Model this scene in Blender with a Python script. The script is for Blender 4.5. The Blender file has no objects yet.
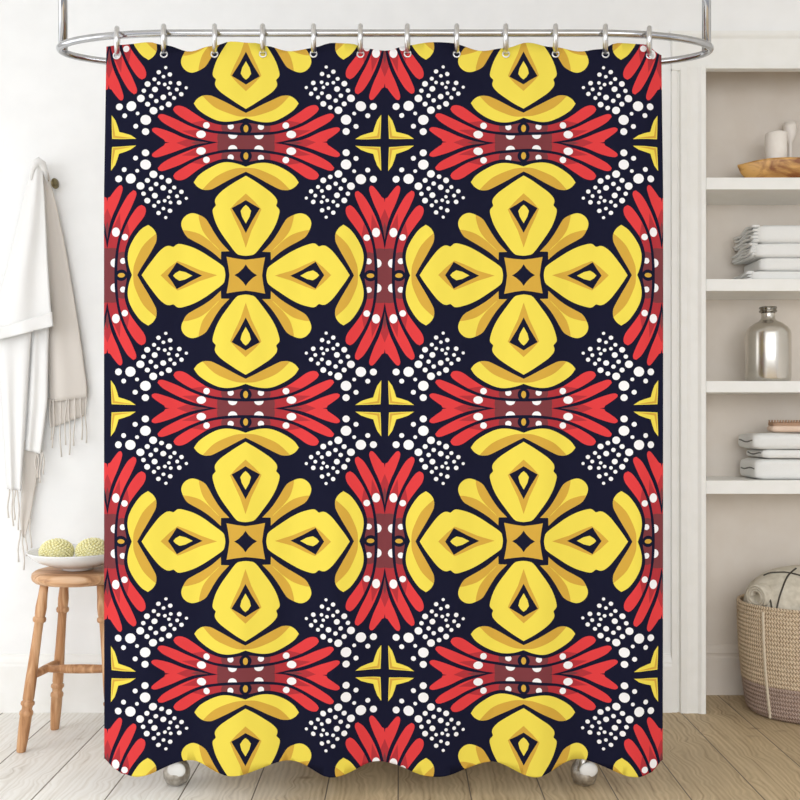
import bpy, bmesh, math, random
from mathutils import Vector, Matrix, noise
from mathutils.geometry import delaunay_2d_cdt
random.seed(7)
PI = math.pi
C = bpy.context.scene.collection
F = 916.0; CZ = 1.235; HY = 420.0


def P(px, py, d):
    """real-world point at depth d metres seen along the level view axis"""
    return Vector(((px - 400) / F * d, d, CZ + (HY - py) / F * d))


def lin(c):
    r = []
    for v in c:
        v /= 255.0
        r.append(v / 12.92 if v <= 0.04045 else ((v + 0.055) / 1.055) ** 2.4)
    return (r[0], r[1], r[2], 1.0)


# ------------------------------------------------------------ materials
def new_mat(name, col=(200, 200, 200), rough=0.5, metal=0.0, **kw):
    m = bpy.data.materials.new(name); m.use_nodes = True
    nt = m.node_tree; b = nt.nodes['Principled BSDF']
    b.inputs['Base Color'].default_value = lin(col)
    b.inputs['Roughness'].default_value = rough
    b.inputs['Metallic'].default_value = metal
    for k, v in kw.items():
        b.inputs[k].default_value = v
    return m, nt, b


def noise_mat(name, c1, c2, rough=0.5, metal=0.0, scale=(5, 5, 5), nscale=1.0, bump=0.0, detail=4, bdist=0.002,
              lo=0.35, hi=0.65, distort=0.0, **kw):
    m, nt, b = new_mat(name, c1, rough, metal, **kw)
    N = nt.nodes; L = nt.links
    tc = N.new('ShaderNodeTexCoord'); mp = N.new('ShaderNodeMapping'); mp.inputs['Scale'].default_value = scale
    L.new(tc.outputs['Object'], mp.inputs['Vector'])
    n = N.new('ShaderNodeTexNoise'); n.inputs['Scale'].default_value = nscale; n.inputs['Detail'].default_value = detail
    n.inputs['Distortion'].default_value = distort
    L.new(mp.outputs[0], n.inputs['Vector'])
    r = N.new('ShaderNodeValToRGB')
    r.color_ramp.elements[0].position = lo; r.color_ramp.elements[0].color = lin(c1)
    r.color_ramp.elements[1].position = hi; r.color_ramp.elements[1].color = lin(c2)
    L.new(n.outputs['Fac'], r.inputs['Fac']); L.new(r.outputs[0], b.inputs['Base Color'])
    if bump:
        bp = N.new('ShaderNodeBump'); bp.inputs['Strength'].default_value = bump; bp.inputs['Distance'].default_value = bdist
        L.new(n.outputs['Fac'], bp.inputs['Height']); L.new(bp.outputs[0], b.inputs['Normal'])
    return m


def mathn(nt, op, a, b=None, c=None, clamp=False):
    n = nt.nodes.new('ShaderNodeMath'); n.operation = op; n.use_clamp = clamp
    for i, v in enumerate((a, b, c)):
        if v is None: continue
        if isinstance(v, (int, float)): n.inputs[i].default_value = v
        else: nt.links.new(v, n.inputs[i])
    return n.outputs[0]


def mixc(nt, fac, a, b, mode='MIX'):
    n = nt.nodes.new('ShaderNodeMix'); n.data_type = 'RGBA'; n.blend_type = mode
    if isinstance(fac, (int, float)): n.inputs['Factor'].default_value = fac
    else: nt.links.new(fac, n.inputs['Factor'])
    for k, v in (('A', a), ('B', b)):
        i = [s for s in n.inputs if s.name == k and s.type == 'RGBA'][0]
        if isinstance(v, tuple): i.default_value = v
        else: nt.links.new(v, i)
    return [s for s in n.outputs if s.type == 'RGBA'][0]


def ramp(nt, fac, stops, interp='LINEAR'):
    n = nt.nodes.new('ShaderNodeValToRGB'); cr = n.color_ramp; cr.interpolation = interp
    while len(cr.elements) < len(stops): cr.elements.new(0.5)
    for e, (p, c) in zip(cr.elements, stops):
        e.position = p; e.color = c if len(c) == 4 else lin(c)
    nt.links.new(fac, n.inputs['Fac'])
    return n.outputs[0]


def floor_mat():
    m, nt, b = new_mat('plank floor', rough=0.55)
    N = nt.nodes; L = nt.links
    tc = N.new('ShaderNodeTexCoord'); sp = N.new('ShaderNodeSeparateXYZ'); L.new(tc.outputs['Object'], sp.inputs[0])
    W = 0.2385
    u = mathn(nt, 'DIVIDE', mathn(nt, 'ADD', sp.outputs['X'], 0.006 + 20 * W), W)
    idx = mathn(nt, 'FLOOR', u); fr = mathn(nt, 'FRACT', u)
    edge = mathn(nt, 'ABSOLUTE', mathn(nt, 'SUBTRACT', fr, 0.5))          # .5 at seam
    seam = mathn(nt, 'MULTIPLY', mathn(nt, 'SUBTRACT', edge, 0.4875), 170, clamp=True)
    wn = N.new('ShaderNodeTexWhiteNoise'); wn.noise_dimensions = '1D'; L.new(idx, wn.inputs['W'])
    # grain stretched along the planks, shifted per plank
    cb = N.new('ShaderNodeCombineXYZ')
    wp = N.new('ShaderNodeTexNoise'); wp.inputs['Scale'].default_value = 5.5; wp.inputs['Detail'].default_value = 2
    L.new(tc.outputs['Object'], wp.inputs['Vector'])
    wq = mathn(nt, 'POWER', mathn(nt, 'ABSOLUTE', mathn(nt, 'MULTIPLY', mathn(nt, 'SUBTRACT', wp.outputs['Fac'], 0.5), 3.0)), 2.0)
    L.new(mathn(nt, 'ADD', sp.outputs['X'], mathn(nt, 'MULTIPLY', wq, 0.06)), cb.inputs[0])
    L.new(mathn(nt, 'ADD', mathn(nt, 'MULTIPLY', sp.outputs['Y'], 0.07), mathn(nt, 'MULTIPLY', wn.outputs['Value'], 37.0)), cb.inputs[1])
    L.new(wn.outputs['Value'], cb.inputs[2])
    g1 = N.new('ShaderNodeTexNoise'); g1.inputs['Scale'].default_value = 34; g1.inputs['Detail'].default_value = 7
    g1.inputs['Roughness'].default_value = 0.65; g1.inputs['Distortion'].default_value = 1.2
    L.new(cb.outputs[0], g1.inputs['Vector'])
    wv = N.new('ShaderNodeTexWave'); wv.wave_type = 'BANDS'; wv.bands_direction = 'X'; wv.inputs['Scale'].default_value = 16
    wv.inputs['Distortion'].default_value = 7; wv.inputs['Detail'].default_value = 3; wv.inputs['Detail Scale'].default_value = 1.1
    L.new(cb.outputs[0], wv.inputs['Vector'])
    blot = N.new('ShaderNodeTexNoise'); blot.inputs['Scale'].default_value = 2.6; blot.inputs['Detail'].default_value = 3
    L.new(tc.outputs['Object'], blot.inputs['Vector'])
    grain = mathn(nt, 'ADD', mathn(nt, 'MULTIPLY', g1.outputs['Fac'], 0.84), mathn(nt, 'MULTIPLY', wv.outputs['Fac'], 0.16))
    brown = ramp(nt, grain, [(0.22, (116, 90, 60)), (0.38, (176, 154, 120)), (0.62, (200, 178, 142)), (0.85, (212, 193, 160))])
    white = ramp(nt, grain, [(0.2, (188, 180, 168)), (0.36, (226, 221, 212)), (0.55, (240, 237, 231)), (0.85, (246, 244, 240))])
    # whitewash is worn off towards the right of the room
    wash = mathn(nt, 'DIVIDE', mathn(nt, 'ADD', sp.outputs['X'], 0.78), 0.5)
    wash = mathn(nt, 'ADD', wash, mathn(nt, 'MULTIPLY', mathn(nt, 'SUBTRACT', blot.outputs['Fac'], 0.5), 0.9), clamp=True)
    col = mixc(nt, wash, white, brown)
    tint = mathn(nt, 'ADD', mathn(nt, 'MULTIPLY', wn.outputs['Value'], 0.10), 0.93)
    bl = mathn(nt, 'ADD', mathn(nt, 'MULTIPLY', blot.outputs['Fac'], 0.3), 0.84)
    cc = N.new('ShaderNodeCombineColor')
    tv = mathn(nt, 'MULTIPLY', tint, bl)
    for i in range(3): L.new(tv, cc.inputs[i])
    col = mixc(nt, 1.0, col, cc.outputs[0], 'MULTIPLY')
    # knots
    kb = N.new('ShaderNodeTexVoronoi'); kb.inputs['Scale'].default_value = 1.0; kb.inputs['Randomness'].default_value = 1
    km = N.new('ShaderNodeMapping'); km.inputs['Scale'].default_value = (3.6, 7.5, 1)
    L.new(tc.outputs['Object'], km.inputs[0]); L.new(km.outputs[0], kb.inputs['Vector'])
    kn = mathn(nt, 'MULTIPLY', mathn(nt, 'SUBTRACT', 0.13, kb.outputs['Distance']), 14, clamp=True)
    kn = mathn(nt, 'MULTIPLY', kn, mathn(nt, 'MULTIPLY', mathn(nt, 'SUBTRACT', wp.outputs['Fac'], 0.46), 7, clamp=True))
    col = mixc(nt, mathn(nt, 'MULTIPLY', kn, 0.62), col, lin((112, 88, 62)))
    col = mixc(nt, seam, col, lin((104, 92, 76)))
    L.new(col, b.inputs['Base Color'])
    h = mathn(nt, 'SUBTRACT', mathn(nt, 'MULTIPLY', grain, 0.4), mathn(nt, 'MULTIPLY', seam, 1.0))
    bp = N.new('ShaderNodeBump'); bp.inputs['Strength'].default_value = 0.35; bp.inputs['Distance'].default_value = 0.003
    L.new(h, bp.inputs['Height']); L.new(bp.outputs[0], b.inputs['Normal'])
    return m


def wood_mat(name, dark, mid, light, axis='Z', scale=9.0, rough=0.5):
    m, nt, b = new_mat(name, mid, rough)
    N = nt.nodes; L = nt.links
    tc = N.new('ShaderNodeTexCoord'); mp = N.new('ShaderNodeMapping')
    s = {'X': (0.12, 1, 1), 'Y': (1, 0.12, 1), 'Z': (1, 1, 0.12)}[axis]
    mp.inputs['Scale'].default_value = tuple(v * scale for v in s)
    L.new(tc.outputs['Object'], mp.inputs[0])
    n = N.new('ShaderNodeTexNoise'); n.inputs['Scale'].default_value = 5; n.inputs['Detail'].default_value = 6
    n.inputs['Distortion'].default_value = 0.8
    L.new(mp.outputs[0], n.inputs['Vector'])
    L.new(ramp(nt, n.outputs['Fac'], [(0.25, dark), (0.5, mid), (0.75, light)]), b.inputs['Base Color'])
    bp = N.new('ShaderNodeBump'); bp.inputs['Strength'].default_value = 0.2; bp.inputs['Distance'].default_value = 0.002
    L.new(n.outputs['Fac'], bp.inputs['Height']); L.new(bp.outputs[0], b.inputs['Normal'])
    return m


def basket_mat(name, hi, lo, split=None):
    """braided rope rows with slanting strands, computed from height and angle"""
    m, nt, b = new_mat(name, hi, 0.85)
    N = nt.nodes; L = nt.links
    tc = N.new('ShaderNodeTexCoord'); sp = N.new('ShaderNodeSeparateXYZ'); L.new(tc.outputs['Object'], sp.inputs[0])
    ang = mathn(nt, 'ARCTAN2', mathn(nt, 'MULTIPLY', sp.outputs['Y'], 1.3), sp.outputs['X'])
    row = mathn(nt, 'DIVIDE', sp.outputs['Z'], ROW)
    fr = mathn(nt, 'FRACT', row)
    tri = mathn(nt, 'ABSOLUTE', mathn(nt, 'SUBTRACT', fr, 0.5))                 # chevron
    u = mathn(nt, 'ADD', mathn(nt, 'MULTIPLY', ang, 24.0), mathn(nt, 'MULTIPLY', tri, 1.5))
    s = mathn(nt, 'ABSOLUTE', mathn(nt, 'SUBTRACT', mathn(nt, 'FRACT', u), 0.5))
    nz = N.new('ShaderNodeTexNoise'); nz.inputs['Scale'].default_value = 60; L.new(tc.outputs['Object'], nz.inputs['Vector'])
    f = mathn(nt, 'ADD', mathn(nt, 'MULTIPLY', s, 1.7), mathn(nt, 'MULTIPLY', mathn(nt, 'SUBTRACT', nz.outputs['Fac'], 0.5), 0.5))
    L.new(ramp(nt, f, [(0.05, lo), (0.3, hi), (1.0, tuple(min(255, c + 14) for c in hi))]), b.inputs['Base Color'])
    h = mathn(nt, 'SUBTRACT', s, mathn(nt, 'MULTIPLY', tri, 0.8))
    bp = N.new('ShaderNodeBump'); bp.inputs['Strength'].default_value = 0.9; bp.inputs['Distance'].default_value = 0.006
    L.new(h, bp.inputs['Height']); L.new(bp.outputs[0], b.inputs['Normal'])
    return m


def blanket_mat():
    m, nt, b = new_mat('blanket wool', (205, 196, 180), 0.95)
    N = nt.nodes; L = nt.links
    tc = N.new('ShaderNodeTexCoord')
    n = N.new('ShaderNodeTexNoise'); n.inputs['Scale'].default_value = 40; n.inputs['Detail'].default_value = 4
    L.new(tc.outputs['Object'], n.inputs['Vector'])
    L.new(ramp(nt, n.outputs['Fac'], [(0.3, (190, 181, 163)), (0.7, (214, 206, 190))]), b.inputs['Base Color'])
    bp = N.new('ShaderNodeBump'); bp.inputs['Strength'].default_value = 0.4; bp.inputs['Distance'].default_value = 0.004
    L.new(n.outputs['Fac'], bp.inputs['Height']); L.new(bp.outputs[0], b.inputs['Normal'])
    return m


def fabric(name, col, weave=900, rough=0.85, sheen=0.0, amt=0.05):
    m, nt, b = new_mat(name, col, rough)
    N = nt.nodes; L = nt.links
    tc = N.new('ShaderNodeTexCoord')
    n = N.new('ShaderNodeTexNoise'); n.inputs['Scale'].default_value = weave; n.inputs['Detail'].default_value = 1
    L.new(tc.outputs['Object'], n.inputs['Vector'])
    bp = N.new('ShaderNodeBump'); bp.inputs['Strength'].default_value = amt; bp.inputs['Distance'].default_value = 0.001
    L.new(n.outputs['Fac'], bp.inputs['Height']); L.new(bp.outputs[0], b.inputs['Normal'])
    b.inputs['Specular IOR Level'].default_value = 0.08
    return m


ROW = 0.0175
M = {}
M['wall'] = noise_mat('matt white wall paint', (243, 243, 242), (246, 246, 245), 0.8, nscale=2, bump=0.02)
M['trim'] = noise_mat('satin white trim paint', (240, 239, 235), (243, 242, 239), 0.45, nscale=3)
M['unit'] = noise_mat('warm white shelving paint', (240, 239, 234), (243, 242, 238), 0.4, nscale=3)
M['niche'] = noise_mat('putty beige panel paint', (219, 209, 197), (223, 214, 203), 0.7, nscale=2)
M['ceil'] = noise_mat('white ceiling paint', (244, 244, 243), (247, 247, 246), 0.85, nscale=2)
M['floor'] = floor_mat()
M['chrome'] = noise_mat('polished chrome', (190, 191, 194), (200, 201, 204), 0.12, 1.0, nscale=4)
M['ring'] = noise_mat('brushed steel ring', (212, 212, 212), (224, 224, 224), 0.28, 1.0, nscale=30)
M['pewter'] = noise_mat('aged pewter', (150, 142, 132), (205, 200, 192), 0.32, 0.85, nscale=9)
M['enamel'] = noise_mat('white enamel', (238, 238, 236), (242, 242, 240), 0.15, nscale=2)
M['navy'] = fabric('navy print cloth', (21, 22, 42))
M['yellow'] = fabric('yellow print cloth', (226, 206, 80))
M['gold'] = fabric('gold print cloth', (200, 158, 62))
M['red'] = fabric('red print cloth', (210, 60, 62))
M['rose'] = fabric('dark red print cloth', (168, 50, 56))
M['maroon'] = fabric('maroon print cloth', (116, 56, 60))
M['white'] = fabric('white print cloth', (232, 230, 230))
M['throw'] = fabric('white woven cotton', (236, 235, 233), 400, 0.95, amt=0.2)
M['throwb'] = fabric('oatmeal woven cotton', (218, 211, 203), 400, 0.95, amt=0.2)
M['towel'] = noise_mat('white terry towel', (233, 233, 230), (240, 240, 238), 0.95, nscale=120, bump=0.3, bdist=0.003)
M['linegrey'] = fabric('grey towel line', (128, 128, 126))
M['stool'] = wood_mat('honey stool wood', (136, 88, 50), (190, 140, 96), (224, 182, 140), 'Z', 8)
M['seatw'] = wood_mat('honey seat wood', (146, 98, 62), (204, 158, 116), (230, 196, 162), 'X', 8)
M['olive'] = noise_mat('burled bowl wood', (140, 82, 36), (218, 168, 96), 0.4, scale=(5, 8, 11), nscale=1.4, detail=6, bump=0.2,
                       lo=0.34, hi=0.56, distort=1.5)
M['ceramic'] = noise_mat('white ceramic glaze', (236, 235, 233), (240, 239, 238), 0.18, nscale=3)
M['sponge'] = noise_mat('pale yellow sponge', (243, 234, 168), (250, 246, 206), 0.8, nscale=24)
M['wax'] = noise_mat('ivory wax', (240, 232, 222), (244, 238, 230), 0.5, nscale=5)
M['silver'] = noise_mat('silvered glass', (206, 201, 192), (216, 211, 203), 0.24, 0.9, scale=(3, 3, 3), nscale=2)
M['dsilver'] = noise_mat('dark silver lip', (120, 115, 106), (160, 155, 146), 0.2, 1.0, nscale=20)
M['brass'] = noise_mat('dark brass', (96, 88, 66), (140, 128, 96), 0.3, 1.0, nscale=12)
M['brush'] = noise_mat('pinkish beech wood', (226, 198, 176), (236, 212, 192), 0.5, scale=(2, 20, 20), nscale=2)
M['bristle'] = fabric('brown bristle', (178, 146, 122), 300)
M['rope'] = basket_mat('natural braided rope', (216, 194, 164), (130, 102, 78))
M['ropem'] = basket_mat('mauve braided rope', (176, 152, 138), (104, 84, 76))
M['stitch'] = fabric('cream rope stitch', (214, 200, 178))
M['blanket'] = blanket_mat()
M['line'] = fabric('charcoal woven line', (78, 74, 68))
M['glass'] = new_mat('window glass', (255, 255, 255), 0.0, **{'Transmission Weight': 1.0, 'IOR': 1.01})[0]


# ------------------------------------------------------------ helpers
def link(name, bm, mat, parent=None, smooth=True, recalc=True):
    if recalc: bmesh.ops.recalc_face_normals(bm, faces=bm.faces)
    me = bpy.data.meshes.new(name); bm.to_mesh(me); bm.free()
    for mm in (mat if isinstance(mat, (list, tuple)) else [mat]): me.materials.append(mm)
    if smooth:
        for p in me.polygons: p.use_smooth = True
    o = bpy.data.objects.new(name, me); C.objects.link(o)
    if parent:
        o.parent = parent
        o.matrix_parent_inverse = Matrix.Identity(4)
        # geometry is given in world space: move it into the parent's frame
        me.transform(Matrix.Translation(-world_loc(parent)))
    return o


def world_loc(o):
    v = Vector((0, 0, 0))
    while o: v = v + o.location; o = o.parent
    return v


def at_base(o, p):
    """put the origin of a top-level mesh at its base without moving it"""
    p = Vector(p); o.data.transform(Matrix.Translation(-p)); o.location = p
    return o


def tag(o, label=None, cat=None, group=None, kind=None):
    if label: o['label'] = label
    if cat: o['category'] = cat
    if group: o['group'] = group
    if kind: o['kind'] = kind
    return o


def thing(name, label, cat, loc, group=None):
    o = bpy.data.objects.new(name, None); C.objects.link(o); o.location = loc; o.empty_display_size = 0.1
    return tag(o, label, cat, group)


def box(bm, a, b, bev=0.0, seg=2):
    a = Vector(a); b = Vector(b)
    r = bmesh.ops.create_cube(bm, size=1.0)
    vs = r['verts']; c = (a + b) / 2; d = b - a
    for v in vs: v.co = Vector((v.co.x * d.x, v.co.y * d.y, v.co.z * d.z)) + c
    if bev:
        es = list({e for v in vs for e in v.link_edges})
        bmesh.ops.bevel(bm, geom=es, offset=bev, segments=seg, affect='EDGES', profile=0.5)


def bx(name, a, b, mat, parent=None, bev=0.0, smooth=False):
    bm = bmesh.new(); box(bm, a, b, bev)
    return link(name, bm, mat, parent, smooth)


def lathe(bm, prof, center, seg=48, sx=1.0, sy=1.0, frame=None):
    """prof: list of (r, z); r = 0 closes. frame: optional (origin, xdir, ydir, zdir)"""
    rings = []
    for r, z in prof:
        ring = []
        if r < 1e-6:
            pts = [(0, 0, z)]
        else:
            pts = [(r * sx * math.cos(2 * PI * k / seg), r * sy * math.sin(2 * PI * k / seg), z) for k in range(seg)]
        for x, y, zz in pts:
            if frame:
                o, X, Y, Z = frame
                ring.append(bm.verts.new(o + X * x + Y * y + Z * zz))
            else:
                ring.append(bm.verts.new(Vector(center) + Vector((x, y, zz))))
        rings.append(ring)
    for a, b in zip(rings[:-1], rings[1:]):
        if len(a) == 1 and len(b) == 1: continue
        for k in range(seg):
            k2 = (k + 1) % seg
            if len(a) == 1: bm.faces.new((a[0], b[k], b[k2]))
            elif len(b) == 1: bm.faces.new((a[k], a[k2], b[0]))
            else: bm.faces.new((a[k], a[k2], b[k2], b[k]))


def tube(bm, pts, rad, seg=12, closed=False, caps=True):
    pts = [Vector(p) for p in pts]; n = len(pts)
    rads = rad if isinstance(rad, (list, tuple)) else [rad] * n
    rings = []; prev = None
    for i, p in enumerate(pts):
        if closed: t = pts[(i + 1) % n] - pts[i - 1]
        else: t = pts[min(i + 1, n - 1)] - pts[max(i - 1, 0)]
        t.normalize()
        if prev is None:
            up = Vector((0, 0, 1)) if abs(t.z) < 0.9 else Vector((0, 1, 0))
            a = t.cross(up).normalized()
        else:
            a = (prev - t * prev.dot(t)).normalized()
        prev = a; b = t.cross(a)
        rings.append([bm.verts.new(p + (a * math.cos(2 * PI * k / seg) + b * math.sin(2 * PI * k / seg)) * rads[i]) for k in range(seg)])
    m = n if closed else n - 1
    for i in range(m):
        A = rings[i]; B = rings[(i + 1) % n]
        off = 0
        if closed and i == n - 1:
            off = min(range(seg), key=lambda s: sum((A[k].co - B[(k + s) % seg].co).length for k in range(seg)))
        for k in range(seg):
            bm.faces.new((A[k], A[(k + 1) % seg], B[(k + 1 + off) % seg], B[(k + off) % seg]))
    if caps and not closed:
        bm.faces.new(rings[0][::-1]); bm.faces.new(rings[-1])


def interp(pts, x):
    if x <= pts[0][0]: return pts[0][1]
    for (x0, y0), (x1, y1) in zip(pts[:-1], pts[1:]):
        if x <= x1:
            return y0 + (y1 - y0) * (x - x0) / (x1 - x0)
    return pts[-1][1]


def cosint(pts, x):
    if x <= pts[0][0]: return pts[0][1]
    for (x0, y0), (x1, y1) in zip(pts[:-1], pts[1:]):
        if x <= x1:
            t = (x - x0) / (x1 - x0); t = (1 - math.cos(PI * t)) / 2
            return y0 + (y1 - y0) * t
    return pts[-1][1]


# ------------------------------------------------------------ the room
WY = 3.88          # plane of the painted wall
UY = 3.85          # front plane of the built-in shelving
NB = 4.13          # back panel of the shelving
XL, XR, ZC = -2.9, 3.0, 3.15
NX0, NX1 = 1.286, 2.62
UX0 = (671 - 400) / F * WY
bm = bmesh.new(); box(bm, (XL - 0.2, -1.5, -0.1), (XR + 0.2, 4.5, 0.0))
tag(link('floor', bm, M['floor'], smooth=False), kind='structure')
bm = bmesh.new(); box(bm, (XL - 0.2, 0.6, ZC), (XR + 0.2, 4.5, ZC + 0.1))
tag(link('ceiling', bm, M['ceil'], smooth=False), kind='structure')
HZ = CZ + (HY - 69) / F * UY      # top of the shelving opening
CZ2 = CZ + (HY - 38) / F * UY     # underside of the cornice
bm = bmesh.new()
box(bm, (XL, WY, 0), (NX0 - 0.03, WY + 0.4, ZC)); box(bm, (NX0 - 0.03, WY, HZ + 0.13), (XR, WY + 0.4, ZC))
box(bm, (NX1 + 0.03, WY, 0), (XR, WY + 0.4, HZ + 0.13)); box(bm, (NX0 - 0.03, NB + 0.02, 0), (NX1 + 0.03, WY + 0.4, HZ + 0.13))
tag(link('wall_back', bm, M['wall'], smooth=False), kind='structure')
bm = bmesh.new(); box(bm, (XR, 1.2, 0), (XR + 0.1, 4.4, ZC))
tag(link('wall_right', bm, M['wall'], smooth=False), kind='structure')
# left wall with a tall window
wy0, wy1, wz0, wz1 = 0.9, 3.1, 0.5, 2.8
bm = bmesh.new()
for a, b in (((XL - .1, 0.3, 0), (XL, wy0, ZC)), ((XL - .1, wy1, 0), (XL, 4.4, ZC)), ((XL - .1, wy0, 0), (XL, wy1, wz0)),
             ((XL - .1, wy0, wz1), (XL, wy1, ZC))):
    box(bm, a, b)
tag(link('wall_left', bm, M['wall'], smooth=False), kind='structure')
bm = bmesh.new()
for a, b in (((XL - .07, wy0, wz0), (XL - .02, wy0 + .06, wz1)), ((XL - .07, wy1 - .06, wz0), (XL - .02, wy1, wz1)),
             ((XL - .07, wy0, wz0), (XL - .02, wy1, wz0 + .06)), ((XL - .07, wy0, wz1 - .06), (XL - .02, wy1, wz1)),
             ((XL - .07, (wy0 + wy1) / 2 - .02, wz0), (XL - .02, (wy0 + wy1) / 2 + .02, wz1))):
    box(bm, a, b)
tag(link('window_1', bm, M['trim'], smooth=False), kind='structure')


def profile_run(bm, prof, x0, x1, y, z0=0.0):
    """extrude a (depth, height) profile along X"""
    a = [bm.verts.new((x0, y - d, z0 + h)) for d, h in prof]
    b = [bm.verts.new((x1, y - d, z0 + h)) for d, h in prof]
    n = len(prof)
    for i in range(n - 1): bm.faces.new((a[i], a[i + 1], b[i + 1], b[i]))
    bm.faces.new(a); bm.faces.new(b[::-1])


bb = [(0, 0), (0.016, 0), (0.016, 0.195), (0.013, 0.205), (0.013, 0.212), (0.010, 0.222), (0.006, 0.232), (0.004, 0.242), (0, 0.245)]
bm = bmesh.new(); profile_run(bm, bb, XL, UX0, WY)
tag(link('baseboard_back', bm, M['trim'], smooth=False), kind='structure')

# built-in shelving
unit = thing('built_in_shelving', 'white built-in alcove shelving with four shelves and beige back', 'shelving', (NX0, UY, 0))
# moulded pilaster: (x, depth) section extruded upwards


def pilaster(x0, flip=1):
    w = NX0 - UX0
    sec = [(0, WY - 0.001), (0, 3.868), (0.022, 3.868), (0.026, 3.874), (0.032, 3.874), (0.036, 3.858), (0.060, 3.853), (0.075, 3.856),
           (0.105, 3.856), (0.113, 3.850), (0.118, 3.846), (w - 0.002, 3.846), (w, 3.85), (w, NB + 0.01), (w - 0.02, NB + 0.01), (w - 0.02, WY - 0.001)]
    bm = bmesh.new()
    a = [bm.verts.new((x0 + flip * x, y, 0.0)) for x, y in sec]; b = [bm.verts.new((x0 + flip * x, y, HZ + 0.01)) for x, y in sec]
    n = len(sec)
    for i in range(n): bm.faces.new((a[i], a[(i + 1) % n], b[(i + 1) % n], b[i]))
    bm.faces.new(a[::-1]); bm.faces.new(b)
    return link('pilaster', bm, M['unit'], unit, False)


pilaster(UX0); pilaster(NX1 + (NX0 - UX0), -1)
XU1 = NX1 + (NX0 - UX0)
bm = bmesh.new()
box(bm, (UX0, 3.862, HZ), (XU1, WY - 0.001, CZ2)); box(bm, (NX0 - .002, UY - 0.006, HZ), (NX1 + .002, UY + 0.03, HZ + 0.016), 0.003)
link('header', bm, M['unit'], unit, False)
bm = bmesh.new()
profile_run(bm, [(0.0, 0), (0.012, 0), (0.016, 0.006), (0.022, 0.012), (0.026, 0.02), (0.026, 0.032), (0.0, 0.036)], UX0 - 0.01, XU1 + 0.01, 3.8785, CZ2)
link('cornice', bm, M['unit'], unit, False)
bx('back_panel', (NX0, NB, 0), (NX1, NB + 0.018, HZ + .11), M['niche'], unit)
bx('top_panel', (NX0, WY - .001, HZ + 0.11), (NX1, NB + .018, HZ + 0.128), M['niche'], unit)
SH = []
for ty, by in ((177.5, 189.5), (279, 291), (381, 392.5), (480.5, 494)):
    zt = CZ + (HY - ty) / F * UY; zb = CZ + (HY - by) / F * UY
    SH.append(zt)
    bx('shelf', (NX0 + .0005, UY - 0.001, zb), (NX1, NB - .0005, zt), M['unit'], unit, 0.002)
bm = bmesh.new()
z = CZ - (644 - HY) / F * NB
profile_run(bm, [(0, 0), (0.018, 0), (0.018, z - .06), (0.012, z - .052), (0.012, z - .044), (0.016, z - .036), (0.014, z - .02), (0.006, z - .006), (0, z)],
            NX0, NX1, NB)
link('baseboard', bm, M['niche'], unit, False)

# ------------------------------------------------------------ shower rail
D0 = 3.0
rail_z = CZ + (HY - 33.2) / F * D0
cx = -0.051; hl = 1.112; yc = D0 + 0.138; ry = 0.138; rx = 0.44


def loop_pts(n=40):
    pts = []
    for k in range(n + 1):
        a = -PI / 2 + PI * k / n
        pts.append((cx + hl - rx + rx * math.cos(a), yc + ry * math.sin(a), rail_z))
    for k in range(n + 1):
        a = PI / 2 + PI * k / n
        pts.append((cx - hl + rx + rx * math.cos(a), yc + ry * math.sin(a), rail_z))
    return pts


def rail_y(x):
    e = abs(x - cx) - (hl - rx)
    if e <= 0: return yc - ry
    return yc - ry * math.sqrt(max(0, 1 - (e / rx) ** 2))


rail = thing('shower_curtain_rail', 'polished chrome oval hoop rail hung from the ceiling by two rods', 'curtain rail', (cx, yc, rail_z))
bm = bmesh.new(); tube(bm, loop_pts(), 0.0116, 16, closed=True); link('rail_hoop', bm, M['chrome'], rail)
for x in (P(63, 0, yc).x, P(706.5, 0, yc).x):
    bm = bmesh.new()
    tube(bm, [(x, yc, rail_z - 0.003), (x, yc, ZC)], 0.0150, 20)
    rod = link('ceiling_rod', bm, M['chrome'], rail)
    bm = bmesh.new(); lathe(bm, [(0, ZC - .012), (0.03, ZC - .012), (0.04, ZC - .004), (0.04, ZC), (0, ZC)], (x, yc, 0), 24)
    link('ceiling_flange', bm, M['chrome'], rail)

# ------------------------------------------------------------ curtain print
K = 1.0436; H = 138.7


def sm(pts, closed=True, lim=52, n=3):
    """Catmull-Rom smoothing that keeps sharp corners"""
    N = len(pts); out = []
    def ang(i):
        a = Vector(pts[i]) - Vector(pts[i - 1]); b = Vector(pts[(i + 1) % N]) - Vector(pts[i])
        if a.length < 1e-6 or b.length < 1e-6: return 0
        return math.degrees(a.angle(b))
    corner = [ang(i) > lim for i in range(N)]
    for i in range(N):
        p1 = Vector(pts[i]); p2 = Vector(pts[(i + 1) % N])
        p0 = p1 * 2 - p2 if corner[i] else Vector(pts[i - 1])
        p3 = p2 * 2 - p1 if corner[(i + 1) % N] else Vector(pts[(i + 2) % N])
        if corner[i] and corner[(i + 1) % N]:
            out.append(tuple(p1)); continue
        for k in range(n):
            t = k / n
            q = 0.5 * ((2 * p1) + (-p0 + p2) * t + (2 * p0 - 5 * p1 + 4 * p2 - p3) * t * t + (-p0 + 3 * p1 - 3 * p2 + p3) * t ** 3)
            out.append((min(max(q.x, 0), H), min(max(q.y, 0), H)))
    return out


def k_(pts): return [(x, y * K) for x, y in pts]


def circ(x, y, r, ryy=None, n=14):
    ryy = ryy or r
    return [(min(H, max(0, x + r * math.cos(2 * PI * i / n))), min(H, max(0, y + ryy * math.sin(2 * PI * i / n)))) for i in range(n)]


NAVY, YEL, GOLD, RED, ROSE, MAR, WHI = range(7)
REDS = (RED, ROSE, MAR)
oct_shapes = []   # (colour, polygon, only_on)


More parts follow.
